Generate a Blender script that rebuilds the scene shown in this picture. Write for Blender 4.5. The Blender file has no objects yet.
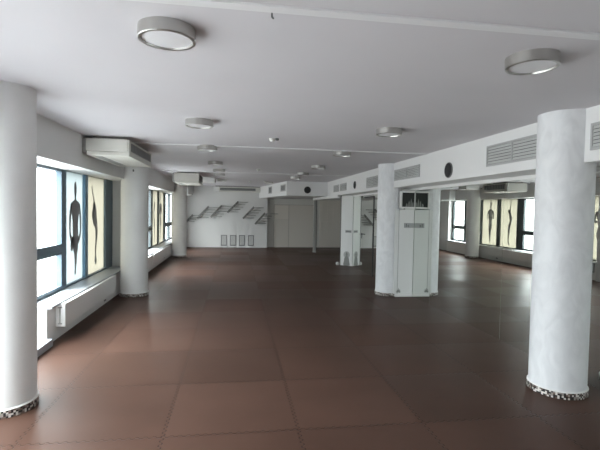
import bpy, bmesh, math, random
from mathutils import Matrix, Vector
random.seed(7)
PI = math.pi
col = bpy.context.scene.collection

# ---------------------------------------------------------------- dimensions (metres)
H = 2.50            # ceiling
S = 2.924           # soffit face
HS = 2.046          # soffit underside
M = 3.328           # mirror wall plane
A = -1.938          # bulkhead face over the windows
A2 = -2.099         # panelling below the windows
WX = -2.323         # window plane
YB = 18.13          # far wall
Y0 = -4.0           # wall behind the camera

# ---------------------------------------------------------------- materials
def new_mat(name):
    m = bpy.data.materials.new(name); m.use_nodes = True
    nt = m.node_tree
    return m, nt, nt.nodes['Principled BSDF']

def mat(name, color, rough=0.5, metal=0.0, spec=0.5, noise=0.0, nscale=8.0, bump=0.0, bscale=40.0):
    m, nt, b = new_mat(name)
    b.inputs['Base Color'].default_value = (*color, 1)
    b.inputs['Roughness'].default_value = rough
    b.inputs['Metallic'].default_value = metal
    b.inputs['Specular IOR Level'].default_value = spec
    if noise or bump:
        g = nt.nodes.new('ShaderNodeNewGeometry')
    if noise:
        n = nt.nodes.new('ShaderNodeTexNoise'); n.inputs['Scale'].default_value = nscale; n.inputs['Detail'].default_value = 4
        nt.links.new(g.outputs['Position'], n.inputs['Vector'])
        r = nt.nodes.new('ShaderNodeMapRange')
        r.inputs['From Min'].default_value = 0.3; r.inputs['From Max'].default_value = 0.7
        r.inputs['To Min'].default_value = 1 - noise; r.inputs['To Max'].default_value = 1 + noise
        nt.links.new(n.outputs['Fac'], r.inputs['Value'])
        v = nt.nodes.new('ShaderNodeVectorMath'); v.operation = 'SCALE'
        v.inputs[0].default_value = color
        nt.links.new(r.outputs['Result'], v.inputs['Scale'])
        nt.links.new(v.outputs['Vector'], b.inputs['Base Color'])
    if bump:
        n2 = nt.nodes.new('ShaderNodeTexNoise'); n2.inputs['Scale'].default_value = bscale; n2.inputs['Detail'].default_value = 5
        nt.links.new(g.outputs['Position'], n2.inputs['Vector'])
        bp = nt.nodes.new('ShaderNodeBump'); bp.inputs['Strength'].default_value = bump; bp.inputs['Distance'].default_value = 0.01
        nt.links.new(n2.outputs['Fac'], bp.inputs['Height'])
        nt.links.new(bp.outputs['Normal'], b.inputs['Normal'])
    return m

def floor_material():
    """brown foam puzzle mats: toothed seams and a slight change of tone from mat to mat"""
    m, nt, b = new_mat('foam_puzzle_mats'); N = nt.nodes; L = nt.links
    g = N.new('ShaderNodeNewGeometry'); s = N.new('ShaderNodeSeparateXYZ'); L.new(g.outputs['Position'], s.inputs[0])
    def mth(op, a, c=None, d=None):
        n = N.new('ShaderNodeMath'); n.operation = op
        for i, v in enumerate((a, c, d)):
            if v is None: continue
            if isinstance(v, (int, float)): n.inputs[i].default_value = v
            else: L.new(v, n.inputs[i])
        return n.outputs[0]
    def teeth(u):       # square-ish tongue outline
        w = mth('SINE', mth('MULTIPLY', u, 2 * PI / 0.058))
        return mth('MULTIPLY', mth('MINIMUM', mth('MAXIMUM', mth('MULTIPLY', w, 2.0), -1.0), 1.0), 0.0095)
    x, y = s.outputs[0], s.outputs[1]
    xt = mth('DIVIDE', mth('ADD', mth('ADD', x, 0.48), teeth(y)), 0.955)
    yt = mth('DIVIDE', mth('SUBTRACT', mth('ADD', y, teeth(x)), 3.09), 0.93)
    def edge(u, size):
        f = mth('FRACT', u)
        return mth('MULTIPLY', mth('MINIMUM', f, mth('SUBTRACT', 1.0, f)), size)
    e = mth('MINIMUM', edge(xt, 0.955), edge(yt, 0.93))
    line = N.new('ShaderNodeMapRange'); L.new(e, line.inputs['Value'])
    line.inputs['From Min'].default_value = 0.002; line.inputs['From Max'].default_value = 0.007
    cmb = N.new('ShaderNodeCombineXYZ'); L.new(mth('FLOOR', xt), cmb.inputs[0]); L.new(mth('FLOOR', yt), cmb.inputs[1])
    wn = N.new('ShaderNodeTexWhiteNoise'); wn.noise_dimensions = '2D'; L.new(cmb.outputs[0], wn.inputs['Vector'])
    tone = N.new('ShaderNodeMapRange'); L.new(wn.outputs['Value'], tone.inputs['Value'])
    tone.inputs['To Min'].default_value = 0.86; tone.inputs['To Max'].default_value = 1.14
    nz = N.new('ShaderNodeTexNoise'); nz.inputs['Scale'].default_value = 1.3; nz.inputs['Detail'].default_value = 6
    L.new(g.outputs['Position'], nz.inputs['Vector'])
    n2 = N.new('ShaderNodeMapRange'); L.new(nz.outputs['Fac'], n2.inputs['Value'])
    n2.inputs['From Min'].default_value = 0.3; n2.inputs['From Max'].default_value = 0.7
    n2.inputs['To Min'].default_value = 0.90; n2.inputs['To Max'].default_value = 1.1
    k = mth('MULTIPLY', mth('MULTIPLY', tone.outputs[0], n2.outputs[0]), mth('MULTIPLY_ADD', line.outputs[0], 0.60, 0.40))
    v = N.new('ShaderNodeVectorMath'); v.operation = 'SCALE'; v.inputs[0].default_value = FLOOR_COLOR
    L.new(k, v.inputs['Scale']); L.new(v.outputs['Vector'], b.inputs['Base Color'])
    rr = N.new('ShaderNodeMapRange'); L.new(wn.outputs['Value'], rr.inputs['Value'])
    rr.inputs['To Min'].default_value = 0.33; rr.inputs['To Max'].default_value = 0.47
    L.new(rr.outputs[0], b.inputs['Roughness'])
    b.inputs['Specular IOR Level'].default_value = 0.09
    fine = N.new('ShaderNodeTexNoise'); fine.inputs['Scale'].default_value = 160; fine.inputs['Detail'].default_value = 2
    L.new(g.outputs['Position'], fine.inputs['Vector'])
    hgt = mth('MULTIPLY_ADD', fine.outputs['Fac'], 0.15, line.outputs[0])
    bp = N.new('ShaderNodeBump'); bp.inputs['Strength'].default_value = 0.35; bp.inputs['Distance'].default_value = 0.004
    L.new(hgt, bp.inputs['Height']); L.new(bp.outputs['Normal'], b.inputs['Normal'])
    return m

def plaster_pearl():
    """pearly trowelled plaster of the column coats"""
    m, nt, b = new_mat('pearl_plaster'); N = nt.nodes; L = nt.links
    g = N.new('ShaderNodeNewGeometry')
    mp = N.new('ShaderNodeMapping'); mp.inputs['Scale'].default_value = (1, 1, 0.6); L.new(g.outputs['Position'], mp.inputs['Vector'])
    n = N.new('ShaderNodeTexNoise'); n.inputs['Scale'].default_value = 7; n.inputs['Detail'].default_value = 8; n.inputs['Distortion'].default_value = 1.5
    L.new(mp.outputs[0], n.inputs['Vector'])
    r = N.new('ShaderNodeValToRGB')
    r.color_ramp.elements[0].position = 0.35; r.color_ramp.elements[0].color = (0.74, 0.75, 0.77, 1)
    r.color_ramp.elements[1].position = 0.62; r.color_ramp.elements[1].color = (0.82, 0.83, 0.85, 1)
    L.new(n.outputs['Fac'], r.inputs['Fac']); L.new(r.outputs['Color'], b.inputs['Base Color'])
    b.inputs['Roughness'].default_value = 0.42
    bp = N.new('ShaderNodeBump'); bp.inputs['Strength'].default_value = 0.28; bp.inputs['Distance'].default_value = 0.012
    L.new(n.outputs['Fac'], bp.inputs['Height']); L.new(bp.outputs['Normal'], b.inputs['Normal'])
    return m

def mosaic():
    """small square tiles, black, grey, beige and white"""
    m, nt, b = new_mat('mosaic_tiles'); N = nt.nodes; L = nt.links
    uv = N.new('ShaderNodeUVMap')
    mp = N.new('ShaderNodeVectorMath'); mp.operation = 'MULTIPLY'; mp.inputs[1].default_value = (96, 4, 1); L.new(uv.outputs[0], mp.inputs[0])
    fl = N.new('ShaderNodeVectorMath'); fl.operation = 'FLOOR'; L.new(mp.outputs[0], fl.inputs[0])
    wn = N.new('ShaderNodeTexWhiteNoise'); wn.noise_dimensions = '2D'; L.new(fl.outputs[0], wn.inputs['Vector'])
    r = N.new('ShaderNodeValToRGB'); r.color_ramp.interpolation = 'CONSTANT'
    e = r.color_ramp.elements
    e[0].position = 0; e[0].color = (0.015, 0.013, 0.013, 1)
    e[1].position = 0.34; e[1].color = (0.32, 0.29, 0.27, 1)
    for p, c in ((0.55, (0.72, 0.69, 0.65, 1)), (0.8, (0.14, 0.10, 0.08, 1))):
        q = e.new(p); q.color = c
    L.new(wn.outputs['Value'], r.inputs['Fac']); L.new(r.outputs['Color'], b.inputs['Base Color'])
    b.inputs['Roughness'].default_value = 0.3
    return m

def frosted(name, color, clear):
    """film on a window pane: light comes through, shapes outside do not"""
    m = bpy.data.materials.new(name); m.use_nodes = True; nt = m.node_tree; nt.nodes.clear()
    o = nt.nodes.new('ShaderNodeOutputMaterial'); t = nt.nodes.new('ShaderNodeBsdfTranslucent'); t.inputs['Color'].default_value = (*color, 1)
    c = nt.nodes.new('ShaderNodeBsdfTransparent'); c.inputs['Color'].default_value = (*color, 1)
    mx = nt.nodes.new('ShaderNodeMixShader'); mx.inputs[0].default_value = clear
    nt.links.new(t.outputs[0], mx.inputs[1]); nt.links.new(c.outputs[0], mx.inputs[2]); nt.links.new(mx.outputs[0], o.inputs[0])
    return m

def clear_glass():
    m = bpy.data.materials.new('window_glass'); m.use_nodes = True; nt = m.node_tree; nt.nodes.clear()
    o = nt.nodes.new('ShaderNodeOutputMaterial'); t = nt.nodes.new('ShaderNodeBsdfTransparent'); t.inputs['Color'].default_value = (0.93, 0.96, 0.96, 1)
    gl = nt.nodes.new('ShaderNodeBsdfGlossy'); gl.inputs['Roughness'].default_value = 0.02
    mx = nt.nodes.new('ShaderNodeMixShader'); mx.inputs[0].default_value = 0.06
    nt.links.new(t.outputs[0], mx.inputs[1]); nt.links.new(gl.outputs[0], mx.inputs[2]); nt.links.new(mx.outputs[0], o.inputs[0])
    return m

def mirror_mat():
    m = bpy.data.materials.new('mirror_glass'); m.use_nodes = True; nt = m.node_tree; nt.nodes.clear()
    o = nt.nodes.new('ShaderNodeOutputMaterial'); gl = nt.nodes.new('ShaderNodeBsdfGlossy')
    gl.inputs['Color'].default_value = (0.86, 0.89, 0.85, 1); gl.inputs['Roughness'].default_value = 0.0
    nt.links.new(gl.outputs[0], o.inputs[0])
    return m

def brushed():
    m, nt, b = new_mat('brushed_steel'); N = nt.nodes; L = nt.links
    b.inputs['Base Color'].default_value = (0.52, 0.51, 0.49, 1); b.inputs['Metallic'].default_value = 1
    b.inputs['Roughness'].default_value = 0.36
    return m

FLOOR_COLOR = (0.069, 0.038, 0.0285)
SKY = 18.8
MT = dict(
    floor=floor_material(), pearl=plaster_pearl(), mosaic=mosaic(), mirror=mirror_mat(), steel=brushed(), glass=clear_glass(),
    ceiling=mat('ceiling_paint', (0.67, 0.655, 0.68), 0.75, noise=0.02, nscale=1.2),
    wall=mat('white_wall_paint', (0.72, 0.72, 0.71), 0.7, noise=0.02, nscale=1.5),
    seam=mat('ceiling_seam_paint', (0.80, 0.80, 0.81), 0.6),
    greywall=mat('grey_wall_paint', (0.64, 0.635, 0.60), 0.6, noise=0.03, nscale=2),
    greydoor=mat('grey_door_paint', (0.66, 0.625, 0.57), 0.45),
    greyline=mat('door_joint', (0.40, 0.38, 0.35), 0.5),
    palegrey=mat('pale_inset', (0.72, 0.68, 0.62), 0.4),
    column=mat('column_paint', (0.80, 0.80, 0.795), 0.55, noise=0.025, nscale=5, bump=0.08, bscale=30),
    soffit=mat('soffit_paint', (0.78, 0.78, 0.78), 0.6),
    frame=mat('window_aluminium', (0.115, 0.165, 0.205), 0.4, 0.2),
    mull=mat('window_aluminium_bluelit', (0.13, 0.235, 0.33), 0.4, 0.2),  # same aluminium, bluish daylight put into the colour
    darkframe=mat('window_aluminium_dark', (0.060, 0.075, 0.080), 0.4, 0.2),
    film_white=frosted('white_window_film', (0.245, 0.27, 0.272), 0.008),
    film_cream=frosted('cream_window_film', (0.235, 0.232, 0.205), 0.008),
    black=mat('silhouette_film', (0.27, 0.27, 0.27), 0.6),
    sill=mat('window_sill_laminate', (0.38, 0.40, 0.43), 0.4),
    panel=mat('sill_panelling', (0.84, 0.84, 0.83), 0.5),
    radiator=mat('radiator_enamel', (0.85, 0.85, 0.84), 0.35),
    raddark=mat('radiator_dark', (0.12, 0.12, 0.12), 0.5),
    ac=mat('aircon_plastic', (0.66, 0.65, 0.60), 0.45),
    acdark=mat('aircon_grille', (0.15, 0.155, 0.155), 0.5),
    acmid=mat('aircon_slat', (0.34, 0.34, 0.33), 0.5),
    vframe=mat('vent_frame', (0.42, 0.42, 0.42), 0.4, 0.0),
    vslat=mat('vent_slat', (0.52, 0.53, 0.52), 0.5, 0.0),
    slatdark=mat('far_vent_slat', (0.22, 0.22, 0.22), 0.5),
    vdark=mat('vent_dark', (0.10, 0.10, 0.10), 0.7),
    speaker=mat('speaker_cloth', (0.022, 0.022, 0.024), 0.8),
    diffuser=mat('lamp_diffuser', (0.82, 0.82, 0.84), 0.35),
    detector=mat('detector_plastic', (0.80, 0.80, 0.78), 0.4),
    board=mat('partition_board', (0.76, 0.77, 0.76), 0.4),
    boardline=mat('board_joint', (0.30, 0.30, 0.30), 0.6),
    plate=mat('sign_plate', (0.36, 0.37, 0.37), 0.4),
    ink=mat('sign_ink', (0.03, 0.03, 0.03), 0.6),
    print_=mat('grey_print', (0.24, 0.25, 0.24), 0.6),
    printlight=mat('grey_print_faint', (0.44, 0.45, 0.44), 0.6),
    darkglass=mat('dark_glass', (0.035, 0.040, 0.038), 0.1),
    paleglass=mat('pale_glass_shapes', (0.20, 0.21, 0.20), 0.3),
    whitewood=mat('white_trim', (0.80, 0.80, 0.79), 0.4),
    rackbar=mat('rack_bar', (0.17, 0.165, 0.155), 0.5),
    rackrod=mat('rack_rod', (0.30, 0.30, 0.285), 0.4, 0.2),
    grille=mat('low_grille_mesh', (0.56, 0.56, 0.55), 0.5),
    grilledark=mat('low_grille_frame', (0.20, 0.20, 0.20), 0.5),
    mirrorframe=mat('mirror_door_frame', (0.02, 0.02, 0.021), 0.4),
    handle=mat('lever_metal', (0.06, 0.06, 0.06), 0.35, 0.6),
    pole=mat('pole_paint', (0.42, 0.42, 0.40), 0.4),
    outside=mat('pavement', (0.75, 0.75, 0.73), 0.8, noise=0.1, nscale=2),
)

# ---------------------------------------------------------------- mesh helpers
def bx(bm, x0, x1, y0, y1, z0, z1, bev=0.0):
    vs = [bm.verts.new((x, y, z)) for x in (x0, x1) for y in (y0, y1) for z in (z0, z1)]
    idx = ((0, 1, 3, 2), (4, 6, 7, 5), (0, 4, 5, 1), (2, 3, 7, 6), (0, 2, 6, 4), (1, 5, 7, 3))
    fs = [bm.faces.new([vs[i] for i in f]) for f in idx]
    if bev:
        es = {e for f in fs for e in f.edges}
        bmesh.ops.bevel(bm, geom=list(es), offset=bev, segments=2, affect='EDGES', profile=0.6)
    return bm

def prism(bm, poly, z0, z1):
    lo = [bm.verts.new((x, y, z0)) for x, y in poly]; hi = [bm.verts.new((x, y, z1)) for x, y in poly]
    n = len(poly)
    bm.faces.new(lo[::-1]); bm.faces.new(hi)
    for i in range(n):
        bm.faces.new((lo[i], lo[(i + 1) % n], hi[(i + 1) % n], hi[i]))
    return bm

def lathe(bm, prof, n=48, mtx=None, uv=False):
    """prof: (radius, z) from bottom to top, turned about Z"""
    rings = []
    for r, z in prof:
        if r < 1e-6: rings.append([bm.verts.new((0, 0, z))])
        else: rings.append([bm.verts.new((r * math.cos(2 * PI * i / n), r * math.sin(2 * PI * i / n), z)) for i in range(n)])
    lay = bm.loops.layers.uv.verify() if uv else None
    for k in range(len(rings) - 1):
        a, b = rings[k], rings[k + 1]
        for i in range(n):
            j = (i + 1) % n
            if len(a) == 1 and len(b) == 1: continue
            if len(a) == 1: f = bm.faces.new((a[0], b[j], b[i]))
            elif len(b) == 1: f = bm.faces.new((a[i], a[j], b[0]))
            else:
                f = bm.faces.new((a[i], a[j], b[j], b[i]))
                if uv:
                    for lp, (u, v) in zip(f.loops, ((i, k), (i + 1, k), (i + 1, k + 1), (i, k + 1))):
                        lp[lay].uv = (u / n, v / (len(rings) - 1))
            f.smooth = True
    if mtx is not None: bmesh.ops.transform(bm, matrix=mtx, verts=bm.verts)
    return bm

def tube(bm, a, b, r, n=10, r2=None):
    a, b = Vector(a), Vector(b); d = (b - a)
    q = d.to_track_quat('Z', 'Y').to_matrix().to_4x4()
    r2 = r if r2 is None else r2
    A_ = [bm.verts.new(a + q @ Vector((r * math.cos(2 * PI * i / n), r * math.sin(2 * PI * i / n), 0))) for i in range(n)]
    B_ = [bm.verts.new(b + q @ Vector((r2 * math.cos(2 * PI * i / n), r2 * math.sin(2 * PI * i / n), 0))) for i in range(n)]
    for i in range(n):
        f = bm.faces.new((A_[i], A_[(i + 1) % n], B_[(i + 1) % n], B_[i])); f.smooth = True
    bm.faces.new(A_[::-1]); bm.faces.new(B_)
    return bm

def nb(): return bmesh.new()

def obj(name, bm, m, parent=None, sharp=None):
    me = bpy.data.meshes.new(name)
    bmesh.ops.recalc_face_normals(bm, faces=bm.faces)
    if sharp:
        for e in bm.edges:
            if len(e.link_faces) == 2 and e.calc_face_angle(0) > sharp: e.smooth = False
    bm.to_mesh(me); bm.free()
    me.materials.append(m)
    o = bpy.data.objects.new(name, me); col.objects.link(o)
    if parent is not None: o.parent = parent
    return o

def part(name, bm, m, root, sharp=None):
    """a mesh given in world coordinates, hung under its root"""
    w = world_loc(root)
    bmesh.ops.translate(bm, vec=-w, verts=bm.verts)
    return obj(name, bm, m, root, sharp)

def world_loc(o):
    v = Vector((0, 0, 0))
    while o is not None:
        v += o.location; o = o.parent
    return v

def struct(name, bm, m, parent=None, sharp=None):
    o = obj(name, bm, m, parent, sharp)
    if parent is None: o['kind'] = 'structure'
    return o

def thing(name, label, cat, loc=(0, 0, 0), group=None):
    o = bpy.data.objects.new(name, None); col.objects.link(o)
    o.location = loc; o.empty_display_size = 0.1
    o['label'] = label; o['category'] = cat
    if group: o['group'] = group
    return o

def tag(o, label, cat, group=None):
    o['label'] = label; o['category'] = cat
    if group: o['group'] = group
    return o

def dup(root, loc, label, group=None):
    r = root.copy(); col.objects.link(r); r.location = loc; r['label'] = label
    if group: r['group'] = group
    for ch in list(root.children):
        c = ch.copy(); col.objects.link(c); c.parent = r
        for g in list(ch.children):
            d = g.copy(); col.objects.link(d); d.parent = c
    return r

# ================================================================= THE ROOM SHELL
struct('floor', bx(nb(), -2.6, 5.2, Y0 - .2, 18.5, -0.12, 0.0), MT['floor'])
struct('ceiling', bx(nb(), -2.6, 5.2, Y0 - .2, 18.5, H, H + 0.12), MT['ceiling'])
for i, y in enumerate((1.98, 6.43, 11.0)):
    struct('trim_%d' % (i + 1), bx(nb(), A, S if y < 11 else S, y - 0.03, y + 0.03, H - 0.010, H + 0.01), MT['seam'])

# window wall: parapet below, piers between, all one wall
b = nb()
bx(b, -2.48, -2.36, 5.27, 18.4, -0.05, 0.425); bx(b, -2.48, -2.36, Y0, 5.27, -0.05, 0.06); bx(b, -2.48, -2.30, Y0, -1.2, .06, .5)
for y0, y1, x1 in ((Y0, -1.2, -2.30), (8.78, 9.36, -2.0), (17.12, 18.4, -2.15)):
    bx(b, -2.48, x1, y0, y1, 0.0, 2.2)
bx(b, -2.48, -2.36, Y0, 18.4, 2.13, H + .05)
struct('wall_left', b, MT['wall'])
# bulkhead hanging over the windows
struct('wall_left_bulkhead', bx(nb(), -2.36, A, Y0, YB, 2.085, H + .02), MT['wall'])
struct('wall_left_bulkhead_end', bx(nb(), A - .01, -1.70, 16.2, YB, 2.10, H + .02), MT['wall'])
# far wall: white part and grey recessed part
struct('wall_back', bx(nb(), -2.48, 1.32, YB, 18.45, -.05, H + .05), MT['wall'])
struct('wall_back_grey', bx(nb(), 1.32, 5.2, 18.34, 18.48, -.05, H + .05), MT['greywall'])
struct('wall_front', bx(nb(), -2.48, 3.5, Y0 - .15, Y0, -.05, H + .05), MT['wall'])
# mirror wall and the alcove beyond it
struct('wall_right', bx(nb(), M + 0.008, M + 0.14, Y0, 12.10, -.05, H), MT['wall'])
struct('wall_right_alcove', bx(nb(), 5.05, 5.2, 12.0, 18.4, -.05, H + .05), MT['greywall'])
struct('wall_right_return', bx(nb(), M + 0.14, 5.2, 12.0, 12.10, -.05, H), MT['greywall'])
struct('ceiling_soffit', bx(nb(), S, M + 0.16, Y0, 13.80, HS, H + .02), MT['soffit'])
BLK0 = (1.6, 13.8); BLK1 = (0.95, 18.2)
struct('ceiling_soffit_block', prism(nb(), [BLK0, (5.1, 13.8), (5.1, 18.36), (0.95, 18.2)], HS, H + .02), MT['soffit'])

# ---------------------------------------------------------------- left panelling, sills, ledge
b = nb()
bx(b, -2.36, A2, 5.27, 8.775, 0, 0.425)
struct('trim_4', b, MT['panel'])
struct('trim_5', bx(nb(), -2.36, A2, 9.365, 17.115, 0, 0.425), MT['panel'])
struct('trim_7', bx(nb(), -2.36, -2.03, -1.2, 5.27, 0, 0.085, 0.006), MT['sill'])
for i, (y0, y1) in enumerate(((5.25, 8.775), (9.365, 17.115))):
    struct('window_%d_sill' % (i + 11), bx(nb(), -2.37, -2.034, y0, y1, 0.425, 0.453, 0.005), MT['sill'])

# ---------------------------------------------------------------- windows
def ring(b, y0, y1, z0, z1, w, x0, x1, wl=None, wr=None):
    wl = w if wl is None else wl; wr = w if wr is None else wr
    bx(b, x0, x1, y0, y0 + wl, z0, z1); bx(b, x0, x1, y1 - wr, y1, z0, z1)
    bx(b, x0, x1, y0 + wl, y1 - wr, z0, z0 + w); bx(b, x0, x1, y0 + wl, y1 - wr, z1 - w, z1)
    return b
ZW0, ZW1 = 0.428, 2.135
def window(n, y0, y1, m, panes, kind, wl=0.06, wr=0.06, mulls=(), mm=None, ZW0=ZW0):
    """kind: 'rail' = opening light over a fixed light; 'film' = frosted fixed panes"""
    fr = struct('window_%d' % n, ring(nb(), y0, y1, ZW0, ZW1, 0.05, WX - 0.075, WX, wl, wr), m)
    for k, (a, c) in enumerate(mulls):
        obj('mullion', bx(nb(), WX - 0.075, WX + 0.004, a, c, ZW0 + .05, ZW1 - .05), mm or m, fr)
    for a, c, g in panes:
        if kind == 'rail':
            obj('transom', bx(nb(), WX - 0.07, WX + 0.006, a, c, 0.975, 1.045), m, fr)
            for z0, z1 in ((ZW0 + .05, 0.975), (1.045, ZW1 - .05)):
                sash = obj('sash', ring(nb(), a, c, z0, z1, 0.035, WX - 0.06, WX + 0.012), m, fr)
                obj('pane', bx(nb(), WX - 0.035, WX - 0.028, a + .034, c - .034, z0 + .034, z1 - .034), MT['glass'], sash)
        else:
            obj('pane', bx(nb(), WX - 0.045, WX - 0.038, a, c, ZW0 + .05, ZW1 - .05), MT[g], fr)
    return fr
window(1, 5.27, 6.46, MT['frame'], [(5.31, 6.31, '')], 'rail', wl=.04, wr=.15)
window(2, 6.46, 8.78, MT['frame'], [(6.48, 7.24, 'film_white'), (7.37, 8.35, 'film_cream')], 'film', wl=.02, wr=.43, mulls=[(7.24, 7.37)], mm=MT['mull'])
window(3, 9.36, 9.98, MT['darkframe'], [(9.42, 9.92, 'film_cream')], 'film', wl=.06, wr=.06)
window(4, 9.98, 12.87, MT['darkframe'], [(10.05, 11.20, ''), (11.34, 12.58, '')], 'rail', wl=.07, wr=.29, mulls=[(11.20, 11.34)])
window(5, 12.87, 15.10, MT['darkframe'], [(12.90, 13.81, 'film_cream'), (13.98, 14.92, 'film_cream')], 'film', wl=.03, wr=.18, mulls=[(13.81, 13.98)])
window(6, 15.10, 17.12, MT['darkframe'], [(15.18, 15.98, ''), (16.12, 17.04, '')], 'rail', wl=.08, wr=.08, mulls=[(15.98, 16.12)])
window(7, -1.20, 5.27, MT['frame'], [(-1.13, 0.40, ''), (.50, 2.05, ''), (2.15, 3.65, ''), (3.75, 5.22, '')], 'rail', wl=.07, wr=.05,
       mulls=[(.40, .50), (2.05, 2.15), (3.65, 3.75)], ZW0=.095)  # unseen windows, taken down to the floor for more daylight nearby

# ---------------------------------------------------------------- figure silhouettes stuck on the frosted panes
XF = WX - 0.034
def blade(b, pts, seg=0.0):
    """flat ribbon through (y, z, half width) stations, in the pane plane"""
    prev = None
    P = [Vector((p[0], p[1])) for p in pts]
    for i, (y, z, w) in enumerate(pts):
        d = (P[min(i + 1, len(P) - 1)] - P[max(i - 1, 0)]).normalized(); n = Vector((-d.y, d.x))
        cur = [b.verts.new((XF + k, y + s * n.x * w, z + s * n.y * w)) for s in (-1, 1) for k in (0, .003)]
        if prev:
            for q in ((0, 1, 1, 0), (1, 3, 3, 1), (3, 2, 2, 3), (2, 0, 0, 2)):
                b.faces.new((prev[q[0]], prev[q[1]], cur[q[1]], cur[q[0]]))
        else: b.faces.new((cur[0], cur[1], cur[3], cur[2]))
        prev = cur
    b.faces.new((prev[0], prev[2], prev[3], prev[1]))
def oval(b, y, z, ry, rz, n=20):
    lo = [b.verts.new((XF, y + ry * math.cos(2 * PI * i / n), z + rz * math.sin(2 * PI * i / n))) for i in range(n)]
    hi = [b.verts.new((XF + .003, v.co.y, v.co.z)) for v in lo]
    b.faces.new(lo); b.faces.new(hi[::-1])
    for i in range(n): b.faces.new((lo[i], lo[(i + 1) % n], hi[(i + 1) % n], hi[i]))
def smooth_pts(pts, k=4):
    out = []
    for i in range(len(pts) - 1):
        p0 = pts[max(i - 1, 0)]; p1 = pts[i]; p2 = pts[i + 1]; p3 = pts[min(i + 2, len(pts) - 1)]
        for j in range(k):
            t = j / k
            out.append(tuple(0.5 * ((2 * p1[c]) + (-p0[c] + p2[c]) * t + (2 * p0[c] - 5 * p1[c] + 4 * p2[c] - p3[c]) * t * t
                                    + (-p0[c] + 3 * p1[c] - 3 * p2[c] + p3[c]) * t ** 3) for c in range(3)))
    out.append(pts[-1]); return out
def frontal(y, skirt, kw=1.0):
    b = nb()
    oval(b, y, 1.91, 0.050, 0.118)
    blade(b, smooth_pts([(y, 1.83, .030), (y, 1.75, .034), (y, 1.71, .10 * kw), (y, 1.665, .150 * kw), (y, 1.58, .130 * kw), (y, 1.42, .088 * kw), (y, 1.27, .085 * kw),
                         (y + .01, 1.12, .108), (y + .01, 0.98, .095 if skirt else .075), (y + .012, .88, .055), (y + .01, .74, .036), (y, .64, .022), (y - .005, .60, .030), (y - .008, .575, .022)]))
    for s in (-1, 1):
        if skirt:       # arms hang, hands on the hips
            blade(b, smooth_pts([(y + s * .150, 1.67, .038), (y + s * .20, 1.52, .034), (y + s * .215, 1.36, .030), (y + s * .20, 1.20, .028), (y + s * .11, 1.08, .045)]))
        else:           # elbows out, hands folded at the chest
            blade(b, smooth_pts([(y + s * .140, 1.665, .030), (y + s * .175, 1.55, .028), (y + s * .170, 1.43, .026), (y + s * .06, 1.455, .020)]))
    if skirt: blade(b, smooth_pts([(y - .08, 1.16, .05), (y - .12, 1.06, .075), (y - .16, .96, .03)]))
    return b
def stretched(y):
    """side view, both arms straight up, back arched"""
    b = nb()
    blade(b, smooth_pts([(y - .055, 2.02, .012), (y - .05, 1.90, .016), (y - .035, 1.78, .018), (y - .02, 1.66, .030)]))
    oval(b, y + .03, 1.665, .060, .075)
    blade(b, smooth_pts([(y - .015, 1.70, .024), (y - .02, 1.62, .050), (y - .045, 1.52, .062), (y - .075, 1.42, .058), (y - .06, 1.30, .048), (y - .01, 1.20, .062),
                         (y + .015, 1.10, .056), (y + .01, .96, .040), (y + .035, .82, .030), (y + .035, .72, .026), (y + .02, .64, .018), (y + .005, .60, .034), (y - .02, .575, .03)]))
    return b
def leaning(y):
    b = nb()
    blade(b, smooth_pts([(y - .13, 1.93, .014), (y - .09, 1.83, .018), (y - .03, 1.72, .020), (y + .00, 1.63, .028)]))
    oval(b, y - .01, 1.60, .055, .07)
    blade(b, smooth_pts([(y, 1.66, .03), (y + .005, 1.58, .075), (y + .01, 1.48, .105), (y + .05, 1.38, .085), (y + .10, 1.26, .065), (y + .12, 1.16, .055), (y + .11, 1.04, .045),
                         (y + .08, .92, .034), (y + .07, .82, .026), (y + .075, .73, .022)]))
    blade(b, smooth_pts([(y - .07, 1.52, .035), (y - .075, 1.42, .034), (y - .03, 1.32, .022), (y + .02, 1.26, .012)]))
    oval(b, y + .075, .675, .055, .065)
    return b
G = 'human silhouettes on the window film'
_f = frontal(6.92, True, 1.3); bmesh.ops.transform(_f, matrix=Matrix.Translation((0, 0, .58 * .05)) @ Matrix.Diagonal((1, 1, .95, 1)), verts=_f.verts)
tag(obj('figure_silhouette', _f, MT['black']), 'dark frontal figure on the white film pane beside the big opening window', 'window decal', G)
tag(obj('figure_silhouette', leaning(7.80), MT['black']), 'dark leaning figure with arms aslant on the cream pane beside the second column', 'window decal', G)
tag(obj('figure_silhouette', frontal(9.66, False), MT['black']), 'dark figure on the lone cream pane just past the second window column', 'window decal', G)
tag(obj('figure_silhouette', stretched(13.33), MT['black']), 'side-view figure reaching straight up on a cream pane by the farthest windows', 'window decal', G)
tag(obj('figure_silhouette', frontal(14.42, False), MT['black']), 'dark frontal figure with folded arms on the cream pane before the farthest window column', 'window decal', G)

# ---------------------------------------------------------------- columns
RC = 0.235
def column(x, y, m, label):
    t = thing('column', label, 'column', (x, y, 0), 'round white columns')
    obj('shaft', lathe(nb(), [(RC, 0.0), (RC, 0.06), (RC, 0.8), (RC, 1.6), (RC, H + .01)], 72), m, t)
    obj('mosaic_band', lathe(nb(), [(RC + .012, 0.0), (RC + .012, 0.058)], 72, uv=True), MT['mosaic'], t)
    obj('band_ledge', lathe(nb(), [(RC + .0125, 0.056), (RC + .0125, 0.060), (RC + .008, 0.064), (RC - .01, 0.068)], 72), MT['whitewood'], t)
    return t
column(2.942, 3.567, MT['pearl'], 'pearly white round column in front of the mirror wall, standing free nearest the viewer')
column(2.942, 8.088, MT['pearl'], 'pearly white round column with the white boards and small dark window beside it')
column(-1.801, 3.709, MT['column'], 'smooth white round column by the windows, closest to the viewer and cut by the frame')
column(-1.801, 8.253, MT['column'], 'smooth white round column under the big ceiling air conditioner')
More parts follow.
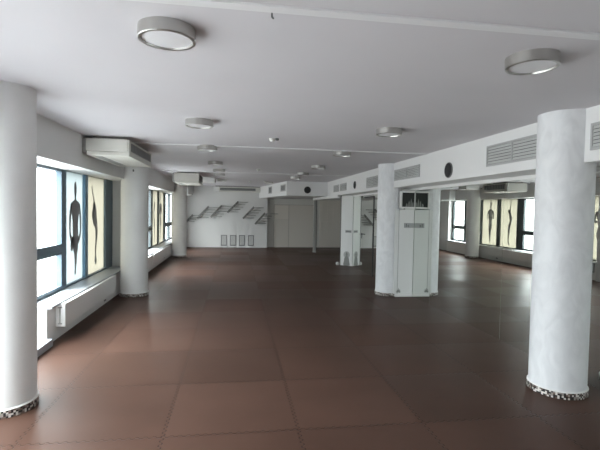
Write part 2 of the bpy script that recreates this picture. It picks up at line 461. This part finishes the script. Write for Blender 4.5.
column(-1.801, 14.613, MT['column'], 'smooth white round column by the farthest windows near the wall of slanted racks')
tag(obj('wall_hook', tube(tube(nb(), (-1.773, 8.03, 2.226), (-1.773, 7.99, 2.226), .012), (-1.773, 7.995, 2.226), (-1.773, 7.985, 2.25), .008), MT['ink']),
    'tiny dark hook high on the column below the big air conditioner', 'hook')

# ---------------------------------------------------------------- mirrors
GM = 'mirror panels along the wall'
for y0, y1, lab in ((1.0, 3.01, 'mirror panel behind the free-standing pearly column, its near one'),
                    (3.014, 5.042, 'tall mirror panel beside the free-standing pearly column'),
                    (5.046, 7.06, 'tall mirror panel under the black round wall speaker, reflecting the windows'),
                    (7.064, 9.10, 'tall mirror panel that the white boards stand against'),
                    (9.104, 10.19, 'mirror panel behind the column with the white boards'),
                    (11.36, 12.09, 'narrow mirror panel behind the folded grey-white partition leaf')):
    tag(obj('wall_mirror', bx(nb(), M, M + 0.007, y0, y1, 0.004, HS - 0.002), MT['mirror']), lab, 'mirror', GM)
d = struct('door_1', bx(nb(), M - 0.001, M + 0.007, 10.26, 11.355, 0.006, HS - .05), MT['mirror'])
b = nb(); bx(b, M - .012, M + .007, 10.215, 10.26, 0, 1.965); bx(b, M - .02, M + .007, 10.26, 11.0, 1.93, 1.965)
obj('door_frame', b, MT['mirrorframe'], d)
b = nb(); bx(b, M - .006, M, 11.19, 11.24, .87, 1.02); tube(b, (M, 11.215, .985), (M - .05, 11.215, .985), .011); tube(b, (M - .045, 11.22, .985), (M - .045, 11.07, .985), .011)
obj('door_handle', b, MT['handle'], d)
struct('trim_8', bx(nb(), M - 0.012, M + .003, 1.0, 12.09, HS - .045, HS - .001), MT['whitewood'])

# ---------------------------------------------------------------- soffit vents and round speakers
def vent(y0, y1, z0, z1, label, split=None, group='air vents along the soffit'):
    t = thing('air_vent', label, 'vent', (S, (y0 + y1) / 2, z0), group)
    w = 0.022
    b = nb()
    bx(b, S - .014, S + .002, y0, y0 + w, z0, z1); bx(b, S - .014, S + .002, y1 - w, y1, z0, z1)
    bx(b, S - .014, S + .002, y0 + w, y1 - w, z0, z0 + w); bx(b, S - .014, S + .002, y0 + w, y1 - w, z1 - w, z1)
    if split: bx(b, S - .014, S + .002, split - w / 2, split + w / 2, z0 + w, z1 - w)
    part('vent_frame', b, MT['vframe'], t)
    part('backing', bx(nb(), S - .0015, S + .001, y0 + w, y1 - w, z0 + w, z1 - w), MT['vdark'], t)
    cells = [(y0 + w, split - w / 2), (split + w / 2, y1 - w)] if split else [(y0 + w, y1 - w)]
    for a, c in cells:
        b = nb(); n = 6; h = (z1 - z0 - 2 * w) / n
        for k in range(n):
            zc = z0 + w + (k + .5) * h
            vs = [b.verts.new(p) for p in ((S - .003, a, zc + h * .46), (S - .003, c, zc + h * .46), (S - .012, c, zc - h * .42), (S - .012, a, zc - h * .42))]
            b.faces.new(vs)
        part('louvre', b, MT['vslat'], t)
    return t
vent(2.16, 3.262, 2.138, 2.36, 'grey louvred soffit vent on the near side of the free-standing pearly column')
vent(3.84, 4.785, 2.145, 2.385, 'grey double louvred soffit vent beside the free-standing pearly column', 4.31)
vent(6.68, 7.795, 2.165, 2.366, 'grey double louvred soffit vent above the white boards', 7.23)
vent(8.50, 9.54, 2.11, 2.345, 'grey louvred soffit vent just beyond the column with the white boards', 9.02)
vent(11.37, 12.07, 2.145, 2.345, 'small grey soffit vent above the folded partition leaf, the nearer of a pair')
vent(12.24, 12.87, 2.14, 2.345, 'small grey soffit vent above the folded partition leaf, the farther of a pair')
def speaker(loc, rot, r, label):
    t = thing('flush_mounted_speaker', label, 'speaker', loc, 'round black speakers in the soffit')
    m = Matrix.Rotation(rot, 4, 'Z') @ Matrix.Rotation(PI / 2, 4, 'Y')
    obj('speaker_rim', lathe(nb(), [(r, 0), (r, .012), (r * .95, .018), (r * .9, .014)], 40, m), MT['raddark'], t)
    obj('speaker_grille', lathe(nb(), [(r * .91, .012), (r * .6, .020), (0, .024)], 40, m), MT['speaker'], t)
speaker((S, 5.713, 2.187), PI, .107, 'black round speaker in the soffit above the mirrors, between two double vents')
speaker((S, 10.53, 2.239), PI, .095, 'black round speaker in the soffit above the mirrored door')
speaker((2.27, 13.8, 2.236), -PI / 2, .112, 'black round speaker on the soffit face that crosses the far end')

def slant_vent(f0, f1, z0, z1, label):
    dx, dy = BLK1[0] - BLK0[0], 18.2 - 13.8; L = math.hypot(dx, dy)
    t = thing('air_vent', label, 'vent', (BLK0[0] + dx * (f0 + f1) / 2, BLK0[1] + dy * (f0 + f1) / 2, z0), 'vents on the far soffit')
    t.rotation_euler = (0, 0, math.atan2(-dx, dy))
    hw = (f1 - f0) * L / 2; w = .03; h = z1 - z0; b = nb()
    bx(b, -.014, .002, -hw, -hw + w, 0, h); bx(b, -.014, .002, hw - w, hw, 0, h); bx(b, -.014, .002, -hw + w, hw - w, 0, w); bx(b, -.014, .002, -hw + w, hw - w, h - w, h)
    obj('vent_frame', b, MT['vframe'], t)
    b = nb()
    for k in range(6):
        zc = w + (k + .5) * (h - 2 * w) / 6
        bx(b, -.010, -.004, -hw + w, hw - w, zc - .010, zc + .008)
    obj('louvre', b, MT['slatdark'], t)
    obj('backing', bx(nb(), -.003, .001, -hw + w, hw - w, w, h - w), MT['vdark'], t)
slant_vent(.03, .165, 2.19, 2.41, 'small grey vent at the near end of the short far soffit')
slant_vent(.46, .575, 2.17, 2.43, 'small dark vent at the far end of the short far soffit')

# ---------------------------------------------------------------- ceiling lights
R_L = 0.142
t0 = thing('ceiling_light', 'round flush light in a steel ring, largest one, nearest on the window side', 'ceiling light', (-.352, 2.31, H), 'round ceiling lights')
obj('ring', lathe(nb(), [(R_L - .018, -.052), (R_L - .016, -.061), (R_L - .003, -.061), (R_L, -.058), (R_L, 0.0)], 64), MT['steel'], t0, sharp=.7)
obj('diffuser', lathe(nb(), [(0, -.0565), (R_L * .6, -.056), (R_L - .017, -.052)], 64), MT['diffuser'], t0)
ord_ = ['second', 'third', 'fourth', 'fifth', 'sixth', 'seventh']
for k, (x, y) in enumerate(((-.378, 4.64), (-.413, 6.50), (-.393, 8.64), (-.384, 10.25), (-.42, 11.55), (-.425, 13.84))):
    dup(t0, (x, y, H), 'round steel-rimmed ceiling light, %s in the row on the window side' % ord_[k])
for k, (x, y) in enumerate(((1.675, 2.32), (1.66, 4.64), (1.605, 6.56), (1.65, 8.75), (1.615, 10.52), (1.61, 11.92))):
    dup(t0, (x, y, H), 'round steel-rimmed ceiling light, %s in the row on the mirror side' % ('first' if k == 0 else ord_[k - 1]))
dup(t0, (1.08, 14.38, H), 'round steel-rimmed ceiling light by itself near the far short soffit')

def detector(x, y, label, r=.035, dark=False):
    t = thing('smoke_detector', label, 'detector', (x, y, H), 'small white ceiling detectors')
    obj('detector_base', lathe(nb(), [(r * 1.15, -.012), (r * 1.25, -.008), (r * 1.25, 0)], 28), MT['detector'], t)
    obj('detector_head', lathe(nb(), [(0, -.048), (r * .5, -.046), (r * .9, -.036), (r, -.022), (r * .95, -.011)], 28), MT['detector'], t)
detector(.452, 5.58, 'small white round ceiling detector nearest the viewer, beside the ceiling seam')
detector(.498, 9.95, 'small white ceiling detector halfway down the room')
detector(.470, 14.5, 'small white ceiling detector at the far end, closer to the window side')
detector(.93, 14.1, 'small white ceiling detector at the far end, beside the short soffit')
tag(obj('dark_spot', lathe(nb(), [(0, -.03), (.02, -.026), (.024, -.01), (.02, 0)], 20, Matrix.Translation((.512, 5.56, H))), MT['raddark']), 'small dark spot on the ceiling next to the nearest white detector', 'clip')
tag(obj('ceiling_hook', tube(tube(nb(), (.154, 2.03, H), (.154, 2.03, H - .022), .004), (.154, 2.03, H - .02), (.162, 2.03, H - .028), .004), MT['raddark']), 'tiny dark hook in the ceiling beside the nearest seam', 'hook')

# ---------------------------------------------------------------- air conditioners
def aircon(x0, x1, y0, y1, z0, z1, label):
    t = thing('ceiling_air_conditioner', label, 'air conditioner', ((x0 + x1) / 2, (y0 + y1) / 2, z0), 'ceiling air conditioners')
    part('housing', bx(nb(), x0, x1 - .02, y0, y1, z0 + .055, z1, .010), MT['ac'], t)
    # lower tray, a little proud of the housing
    part('tray', bx(nb(), x0 + .01, x1, y0 + .0, y1, z0, z0 + .053, .010), MT['ac'], t)
    part('front_panel', bx(nb(), x1 - .022, x1 - .004, y0 + .01, y1 - .01, z0 + .05, z1 - .004, .004), MT['ac'], t)
    part('outlet_grille', bx(nb(), x1 - .006, x1 + .0005, y0 + .12, y1 - .10, z0 + .075, z1 - .035), MT['acdark'], t)
    b = nb(); n = max(6, int((y1 - y0) / .09))
    for k in range(n):
        y = y0 + .15 + (y1 - y0 - .30) * k / (n - 1)
        bx(b, x1 - .004, x1 + .006, y - .006, y + .006, z0 + .075, z1 - .035)
    bx(b, x1 - .004, x1 + .004, y0 + .12, y1 - .10, z1 - .040, z1 - .035); bx(b, x1 - .004, x1 + .004, y0 + .12, y1 - .10, z0 + .075, z0 + .08)
    part('outlet_louvre', b, MT['acmid'], t)
    b = nb(); bx(b, x0 + .07, x0 + .17, y0 + .10, y1 - .15, z0 - .002, z0 + .004)
    part('intake_slot', b, MT['acmid'], t)
    for y in (y0 + .12, y1 - .12):
        part('hanging_bracket', bx(nb(), x0 + .06, x1 - .08, y - .02, y + .02, z1 - .005, H), MT['acmid'], t)
    part('back_plate', bx(nb(), x0 - .045, x0 + .002, y0 + .02, y1, z0 + .03, z1 - .005), MT['acmid'], t)
    return t
aircon(-1.888, -1.358, 5.90, 7.42, 2.245, 2.462, 'big cream ceiling air conditioner above the window column, nearest of the row')
aircon(-1.535, -.918, 11.35, 12.6, 2.225, 2.475, 'cream ceiling air conditioner further along the window side, second in the row')
b = nb()
t = thing('ceiling_air_conditioner', 'pale boxy ceiling unit half hidden behind the second air conditioner', 'air conditioner', (-.8, 13.2, 2.35), 'ceiling air conditioners')
part('housing', bx(nb(), -1.05, -.60, 13.0, 13.5, 2.352, H, .01), MT['whitewood'], t)
part('end_panel', bx(nb(), -1.03, -.62, 12.985, 13.005, 2.365, H - .01, .004), MT['whitewood'], t)
t = thing('wall_air_conditioner', 'long white air conditioner with a dark slot high on the far rack wall', 'air conditioner', (.1, 17.95, 2.27))
part('housing', bx(nb(), -.84, 1.0, 17.83, YB, 2.275, 2.475, .01), MT['ac'], t)
part('outlet_slot', bx(nb(), -.62, .80, 17.822, 17.835, 2.325, 2.425), MT['acdark'], t)
part('guide_vane', bx(nb(), -.60, .78, 17.816, 17.826, 2.355, 2.365), MT['acmid'], t)
part('top_gap_shade', bx(nb(), -.80, .98, 17.85, YB, 2.476, 2.499), MT['vdark'], t)  # dark filler drawn for the shade in the gap above the housing
part('side_box', bx(nb(), -.87, -.66, 17.81, YB, 2.255, 2.475, .01), MT['whitewood'], t)

# ---------------------------------------------------------------- radiators
def radiator(y0, y1, x1, z0, z1, label):
    t = thing('wall_radiator', label, 'radiator', ((A2 + x1) / 2, (y0 + y1) / 2, z0), 'radiators under the windows')
    part('casing', bx(nb(), A2 + .012, x1, y0 + .012, y1, z0, z1 - .006, .006), MT['radiator'], t)
    part('top_grille', bx(nb(), A2 + .004, x1 + .004, y0 + .004, y1 + .004, z1 - .008, z1, .003), MT['radiator'], t)
    e = part('end_panel', bx(nb(), A2 + .008, x1 - .004, y0, y0 + .014, z0 + .006, z1 - .01, .003), MT['radiator'], t)
    b = nb(); xm = (A2 + x1) / 2
    tube(b, (xm, y0 - .008, z0 + .05), (xm, y0 - .008, z1 - .05), .004)
    bx(b, xm - .022, xm + .022, y0 - .012, y0, z1 - .052, z1 - .040); bx(b, xm - .02, xm + .02, y0 - .012, y0, z0 + .035, z0 + .045)
    part('valve', b, MT['acmid'], t)
    for y in (y0 + .25, y1 - .25):
        part('wall_bracket', bx(nb(), A2 - .002, A2 + .014, y - .03, y + .03, z0 + .05, z1 - .05), MT['radiator'], t)
radiator(5.50, 7.72, -1.985, .155, .435, 'white wall radiator under the nearest window ledge')
radiator(9.5, 11.10, -1.985, .17, .43, 'white wall radiator just past the second window column')
radiator(11.28, 13.9, -1.985, .17, .43, 'white wall radiator before the farthest window column')
tag(obj('vent_slot', bx(nb(), A2 - .004, A2 + .004, 7.46, 7.56, .045, .068, .003), MT['raddark']), 'small dark slot low in the panelling under the nearest radiator', 'vent', 'dark slots in the panelling')
tag(obj('vent_slot', bx(nb(), A2 - .004, A2 + .004, 13.5, 13.62, .075, .10, .003), MT['raddark']), 'small dark slot low in the panelling before the farthest window column', 'vent', 'dark slots in the panelling')

# ---------------------------------------------------------------- far wall: slanted racks, low grilles, doors
def rack(p, q, label, n=5, ln=.42, first=None):
    t = thing('wall_rack', label, 'rack', (q[0], YB, q[1]), 'slanted rod racks on the far wall')
    a, c = Vector((p[0], YB - .10, p[1])), Vector((q[0], YB - .10, q[1]))
    d = (a - c).normalized(); nrm = Vector((-d.z, 0, d.x)) * .038
    b = nb()
    lo = [b.verts.new(v + Vector((0, o, 0))) for o in (-.02, .02) for v in (c - nrm, c + nrm, a + nrm, a - nrm)]
    b.faces.new(lo[:4]); b.faces.new(lo[4:][::-1])
    for i in range(4): b.faces.new((lo[i], lo[(i + 1) % 4], lo[4 + (i + 1) % 4], lo[4 + i]))
    part('slanted_bar', b, MT['rackbar'], t)
    for f in (.15, .85):
        s = c + (a - c) * f
        part('wall_bracket', tube(nb(), s, (s.x, YB, s.z), .014), MT['rackbar'], t)
    for k in range(n):
        s = c + (a - c) * (.06 + .88 * k / (n - 1)); s.y -= .02
        L = ln + (.14 if (first and k == n - 1) else 0) - .02 * (k % 2)
        part('rod', tube(nb(), s, s + Vector((L, 0, 0)), .012, 8), MT['rackrod'], t)
    return t
rack((-1.684, 1.317), (-1.938, 1.042), 'slanted rod rack on the far wall partly behind the farthest window column', 4, .30)
rack((-1.064, 1.665), (-1.517, 1.19), 'second slanted rod rack from the window side on the far wall')
rack((-.544, 1.716), (-.98, 1.239), 'third slanted rod rack from the window side on the far wall')
rack((.122, 1.893), (-.319, 1.434), 'highest slanted rod rack on the far wall, fourth from the window side')
rack((.759, 1.68), (.314, 1.198), 'fifth slanted rod rack from the window side on the far wall')
rack((1.216, 1.44), (.81, .978), 'slanted rod rack at the corner beside the grey doors, its top rod sticking out', 5, .42, True)
for k, (x0, x1) in enumerate(((-.57, -.33), (-.206, .044), (.16, .404), (.529, .774))):
    t = thing('wall_grille', '%s of four upright grey grilles low on the far wall, from the window side' % ['first', 'second', 'third', 'fourth'][k], 'grille', ((x0 + x1) / 2, YB, .07), 'low grilles on the far wall')
    b = nb(); w = .028
    bx(b, x0, x0 + w, YB - .015, YB + .002, .07, .512); bx(b, x1 - w, x1, YB - .015, YB + .002, .07, .512); bx(b, x0 + w, x1 - w, YB - .015, YB + .002, .07, .07 + w); bx(b, x0 + w, x1 - w, YB - .015, YB + .002, .512 - w, .512)
    part('grille_frame', b, MT['grilledark'], t)
    b = nb()
    for j in range(9):
        z = .11 + j * .043; bx(b, x0 + w, x1 - w, YB - .010, YB - .004, z, z + .040)
    part('louvre', b, MT['grille'], t)
    part('backing', bx(nb(), x0 + w, x1 - w, YB - .003, YB + .001, .07 + w, .512 - w), MT['vdark'], t)

d = struct('door_2', bx(nb(), 1.62, 3.42, 18.325, 18.345, .01, 1.79), MT['greydoor'])
b = nb()
for x in (1.60, 2.23, 3.42): bx(b, x, x + .016, 18.318, 18.342, .01, 1.80)
bx(b, 1.60, 3.43, 18.318, 18.342, 1.79, 1.806); obj('door_joint', b, MT['greyline'], d)
obj('door_inset', bx(nb(), 1.66, 2.21, 18.315, 18.33, 1.20, 1.75), MT['palegrey'], d)
d = struct('door_3', bx(nb(), 3.56, 4.75, 18.325, 18.345, .01, 2.02), MT['greydoor'])
b = nb()
for x in (3.66, 3.90, 4.14): bx(b, x, x + .014, 18.316, 18.33, 1.1, 1.82)
for z in (1.10, 1.60): bx(b, 3.60, 4.24, 18.316, 18.33, z, z + .014)
obj('door_inset', b, MT['palegrey'], d)

# ---------------------------------------------------------------- folding partition: track, pole, leaf
t = tag(obj('partition_track', bx(bx(nb(), 2.905, 2.985, 12.30, 16.32, 1.975, HS, .004), 2.925, 2.965, 12.30, 16.32, 1.965, 1.977), MT['whitewood']),
        'white ceiling track running from the soffit to the thin pole', 'track')
t = thing('partition_pole', 'thin grey upright pole under the end of the white track', 'pole', (2.975, 16.24, 0))
part('post', bx(nb(), 2.925, 3.025, 16.19, 16.29, 0.02, 1.98, .006), MT['pole'], t)
part('edge_seal', bx(nb(), 3.02, 3.04, 16.185, 16.295, 0.02, 1.97), MT['raddark'], t)
part('foot', bx(nb(), 2.91, 3.04, 16.17, 16.31, 0, .03, .005), MT['pole'], t)
# folded leaf, hinged on the mirror wall's end
lx0, ly0, lx1, ly1 = 3.036, 12.34, 3.322, 12.105
dv = Vector((lx1 - lx0, ly1 - ly0, 0)); LL = dv.length; ang = math.atan2(dv.y, dv.x)
t = thing('partition_leaf', 'pale folded partition leaf with a grey seated-figure print at its foot', 'partition', (lx0, ly0, 0))
t.rotation_euler = (0, 0, ang)
obj('board', bx(nb(), 0, LL, 0, .045, .012, HS - .01, .004), MT['board'], t)
obj('shaded_edge', bx(nb(), -.02, 0.002, -.004, .05, .012, HS - .01), MT['raddark'], t)  # the board's shadowed thickness, painted dark
obj('hinge', tube(nb(), (LL + .006, .02, .1), (LL + .006, .02, 1.9), .008), MT['raddark'], t)
pl = obj('sign_plate', bx(nb(), .145, .335, -.006, 0, .965, 1.04, .002), MT['plate'], t)
obj('sign_line', bx(nb(), .165, .315, -.008, -.005, .995, 1.008), MT['ink'], pl)
b = nb()
def flat_oval(b, x, z, rx, rz, y, n=20):
    b.faces.new([b.verts.new((x + rx * math.cos(2 * PI * i / n), y, z + rz * math.sin(2 * PI * i / n))) for i in range(n)])
def flat_poly(b, pts, y): b.faces.new([b.verts.new((x, y, z)) for x, z in pts])
fx = .20
flat_oval(b, fx, .335, .036, .05, -.004); flat_oval(b, fx, .385, .018, .02, -.004)
flat_poly(b, [(fx - .02, .30), (fx - .045, .27), (fx - .075, .22), (fx - .085, .13), (fx - .10, .075), (fx - .105, .03), (fx - .06, .015), (fx + .06, .015), (fx + .105, .03), (fx + .10, .075), (fx + .085, .13), (fx + .075, .22), (fx + .045, .27), (fx + .02, .30)], -.004)
obj('seated_figure_print', b, MT['print_'], t)
b = nb(); flat_oval(b, fx, .33, .10, .10, -.002); obj('halo_print', b, MT['printlight'], t)
tag(obj('door_stop', lathe(nb(), [(0, 0), (.04, 0), (.052, .02), (.055, .05), (.042, .085), (0, .10)], 24, Matrix.Translation((2.985, 12.46, 0))), MT['whitewood']),
    'small round white stop on the floor beside the folded partition leaf', 'door stop')

# ---------------------------------------------------------------- boards standing beside the second mirror-wall column
t = thing('partition_board', 'tall white boards standing square to the mirror beside the pearly column', 'partition', (3.15, 7.82, 0))
part('main_board', bx(nb(), 3.036, M - .004, 7.80, 7.845, .05, 1.64, .003), MT['board'], t)
part('side_board', bx(nb(), 2.955, 3.028, 7.805, 7.845, .05, 1.64, .004), MT['board'], t)
part('board_joint', bx(nb(), 3.026, 3.038, 7.81, 7.84, .05, 1.64), MT['boardline'], t)
part('plinth', bx(nb(), 2.99, M - .004, 7.785, 7.845, 0, .052, .004), MT['whitewood'], t)
sg = part('sign_plate', bx(nb(), 3.128, M - .004, 7.792, 7.80, 1.300, 1.388, .002), MT['plate'], t)
cu = bpy.data.curves.new('sign_text', 'FONT'); cu.body = '1c'; cu.size = .088; cu.extrude = .0008; cu.align_x = 'LEFT'
to = bpy.data.objects.new('sign_text_source', cu); col.objects.link(to)
me = bpy.data.meshes.new_from_object(to.evaluated_get(bpy.context.evaluated_depsgraph_get())); bpy.data.objects.remove(to)
me.name = 'lettering'; me.materials.clear(); me.materials.append(MT['ink'])
me.transform(Matrix.Rotation(PI / 2, 4, 'X'))
tx = bpy.data.objects.new('lettering', me); col.objects.link(tx); tx.parent = sg
tx.location = Vector((3.150, 7.790, 1.313)) - world_loc(sg)
b = nb()
cx, cz, yy = 3.05, .085, 7.797
for a, L in ((90, .085), (60, .07), (120, .07), (25, .06), (155, .06), (-5, .045), (185, .045)):
    a = math.radians(a); dx, dz = math.cos(a), math.sin(a); nx, nz = -dz * .009, dx * .009
    vs = [(cx, cz), (cx + dx * L * .5 + nx, cz + dz * L * .5 + nz), (cx + dx * L, cz + dz * L), (cx + dx * L * .5 - nx, cz + dz * L * .5 - nz)]
    b.faces.new([b.verts.new((x, yy - .0004 * random.random(), z)) for x, z in vs])
bmesh.ops.translate(b, vec=(0, .0, 0), verts=b.verts)
part('leaf_print', b, MT['print_'], t)

t = thing('framed_window_box', 'small dark-glazed box in a white frame above the white boards', 'box', (3.19, 7.82, 1.66))
b = nb(); w = .028; x0, x1, z0, z1, y0, y1 = 3.045, M - .004, 1.662, 1.985, 7.775, 7.85
bx(b, x0, x0 + w, y0, y1, z0, z1); bx(b, x0 + w, x1, y0, y1, z0, z0 + w); bx(b, x0 + w, x1, y0, y1, z1 - w, z1); bx(b, x1 - .003, x1, y0, y1, z0 + w, z1 - w)
part('box_frame', b, MT['whitewood'], t)
part('dark_pane', bx(nb(), x0 + w, x1 - .003, 7.80, 7.845, z0 + w, z1 - w), MT['darkglass'], t)
b = nb()
for x, h, r in ((3.17, .07, .022), (3.215, .12, .018), (3.255, .16, .016), (3.29, .10, .02)):
    flat_poly(b, [(x - r, z0 + w), (x + r, z0 + w), (x + r * .7, z0 + w + h * .7), (x, z0 + w + h), (x - r * .7, z0 + w + h * .6)], 7.797)
part('pale_shapes', b, MT['paleglass'], t)  # pale upright shapes laid over the dark pane

# ================================================================= DAYLIGHT
def area(name, loc, rot, sx, sy, power, color):
    l = bpy.data.lights.new(name, 'AREA'); l.shape = 'RECTANGLE'; l.size = sx; l.size_y = sy; l.energy = power; l.color = color
    o = bpy.data.objects.new(name, l); col.objects.link(o); o.location = loc; o.rotation_euler = rot
    return o
# bright overcast sky over pale ground; portals guide its light through the window openings
w = bpy.data.worlds.new('overcast'); bpy.context.scene.world = w; w.use_nodes = True
wn_ = w.node_tree.nodes; wl_ = w.node_tree.links; bg = wn_['Background']
tc = wn_.new('ShaderNodeTexCoord'); sx = wn_.new('ShaderNodeSeparateXYZ'); wl_.new(tc.outputs['Generated'], sx.inputs[0])
cr = wn_.new('ShaderNodeValToRGB'); mr = wn_.new('ShaderNodeMapRange')
mr.inputs['From Min'].default_value = -1; mr.inputs['From Max'].default_value = 1
wl_.new(sx.outputs['Z'], mr.inputs['Value']); wl_.new(mr.outputs[0], cr.inputs['Fac'])
e = cr.color_ramp.elements
e[0].position = 0.47; e[0].color = (0.42, 0.415, 0.41, 1); e[1].position = 0.53; e[1].color = (0.42, 0.44, 0.46, 1)
for p_, k_ in ((0.15, 0.42), (0.32, 0.42), (0.66, 0.88), (0.85, 2.5)):
    q_ = e.new(p_); q_.color = (0.975 * k_, 0.98 * k_, 0.985 * k_, 1)
wl_.new(cr.outputs['Color'], bg.inputs['Color']); bg.inputs['Strength'].default_value = SKY
for nm, y0, y1 in (('rear', -1.2, 5.27), ('near', 5.27, 8.4), ('far', 9.36, 17.12)):
    p = area('window_portal_' + nm, (-2.50, (y0 + y1) / 2, 1.1 if nm == 'rear' else 1.28), (0, math.radians(-90), 0), 2.1 if nm == 'rear' else 1.75, y1 - y0, 1.0, (1, 1, 1))
    p.data.cycles.is_portal = True

# ================================================================= CAMERA
cam = bpy.data.cameras.new('camera'); co = bpy.data.objects.new('camera', cam); col.objects.link(co)
f_px = 436.515
right = Vector((0.989075, -0.146265, 0.018366)); up = Vector((-0.013057, 0.037172, 0.999224)); fwd = Vector((0.146834, 0.988547, -0.034856))
mm = Matrix(((right.x, up.x, -fwd.x, 0), (right.y, up.y, -fwd.y, 0), (right.z, up.z, -fwd.z, 1.6), (0, 0, 0, 1)))
co.matrix_world = mm
cam.sensor_fit = 'HORIZONTAL'; cam.sensor_width = 36.0; cam.lens = f_px / 600 * 36.0
cam.clip_start = 0.05; cam.clip_end = 200
sc = bpy.context.scene; sc.camera = co
sc.view_settings.view_transform = 'Standard'; sc.view_settings.look = 'None'; sc.view_settings.exposure = 0.0
sc.cycles.max_bounces = 12; sc.cycles.diffuse_bounces = 6; sc.cycles.transparent_max_bounces = 12
sc.cycles.sample_clamp_indirect = 40.0; sc.cycles.use_denoising = True
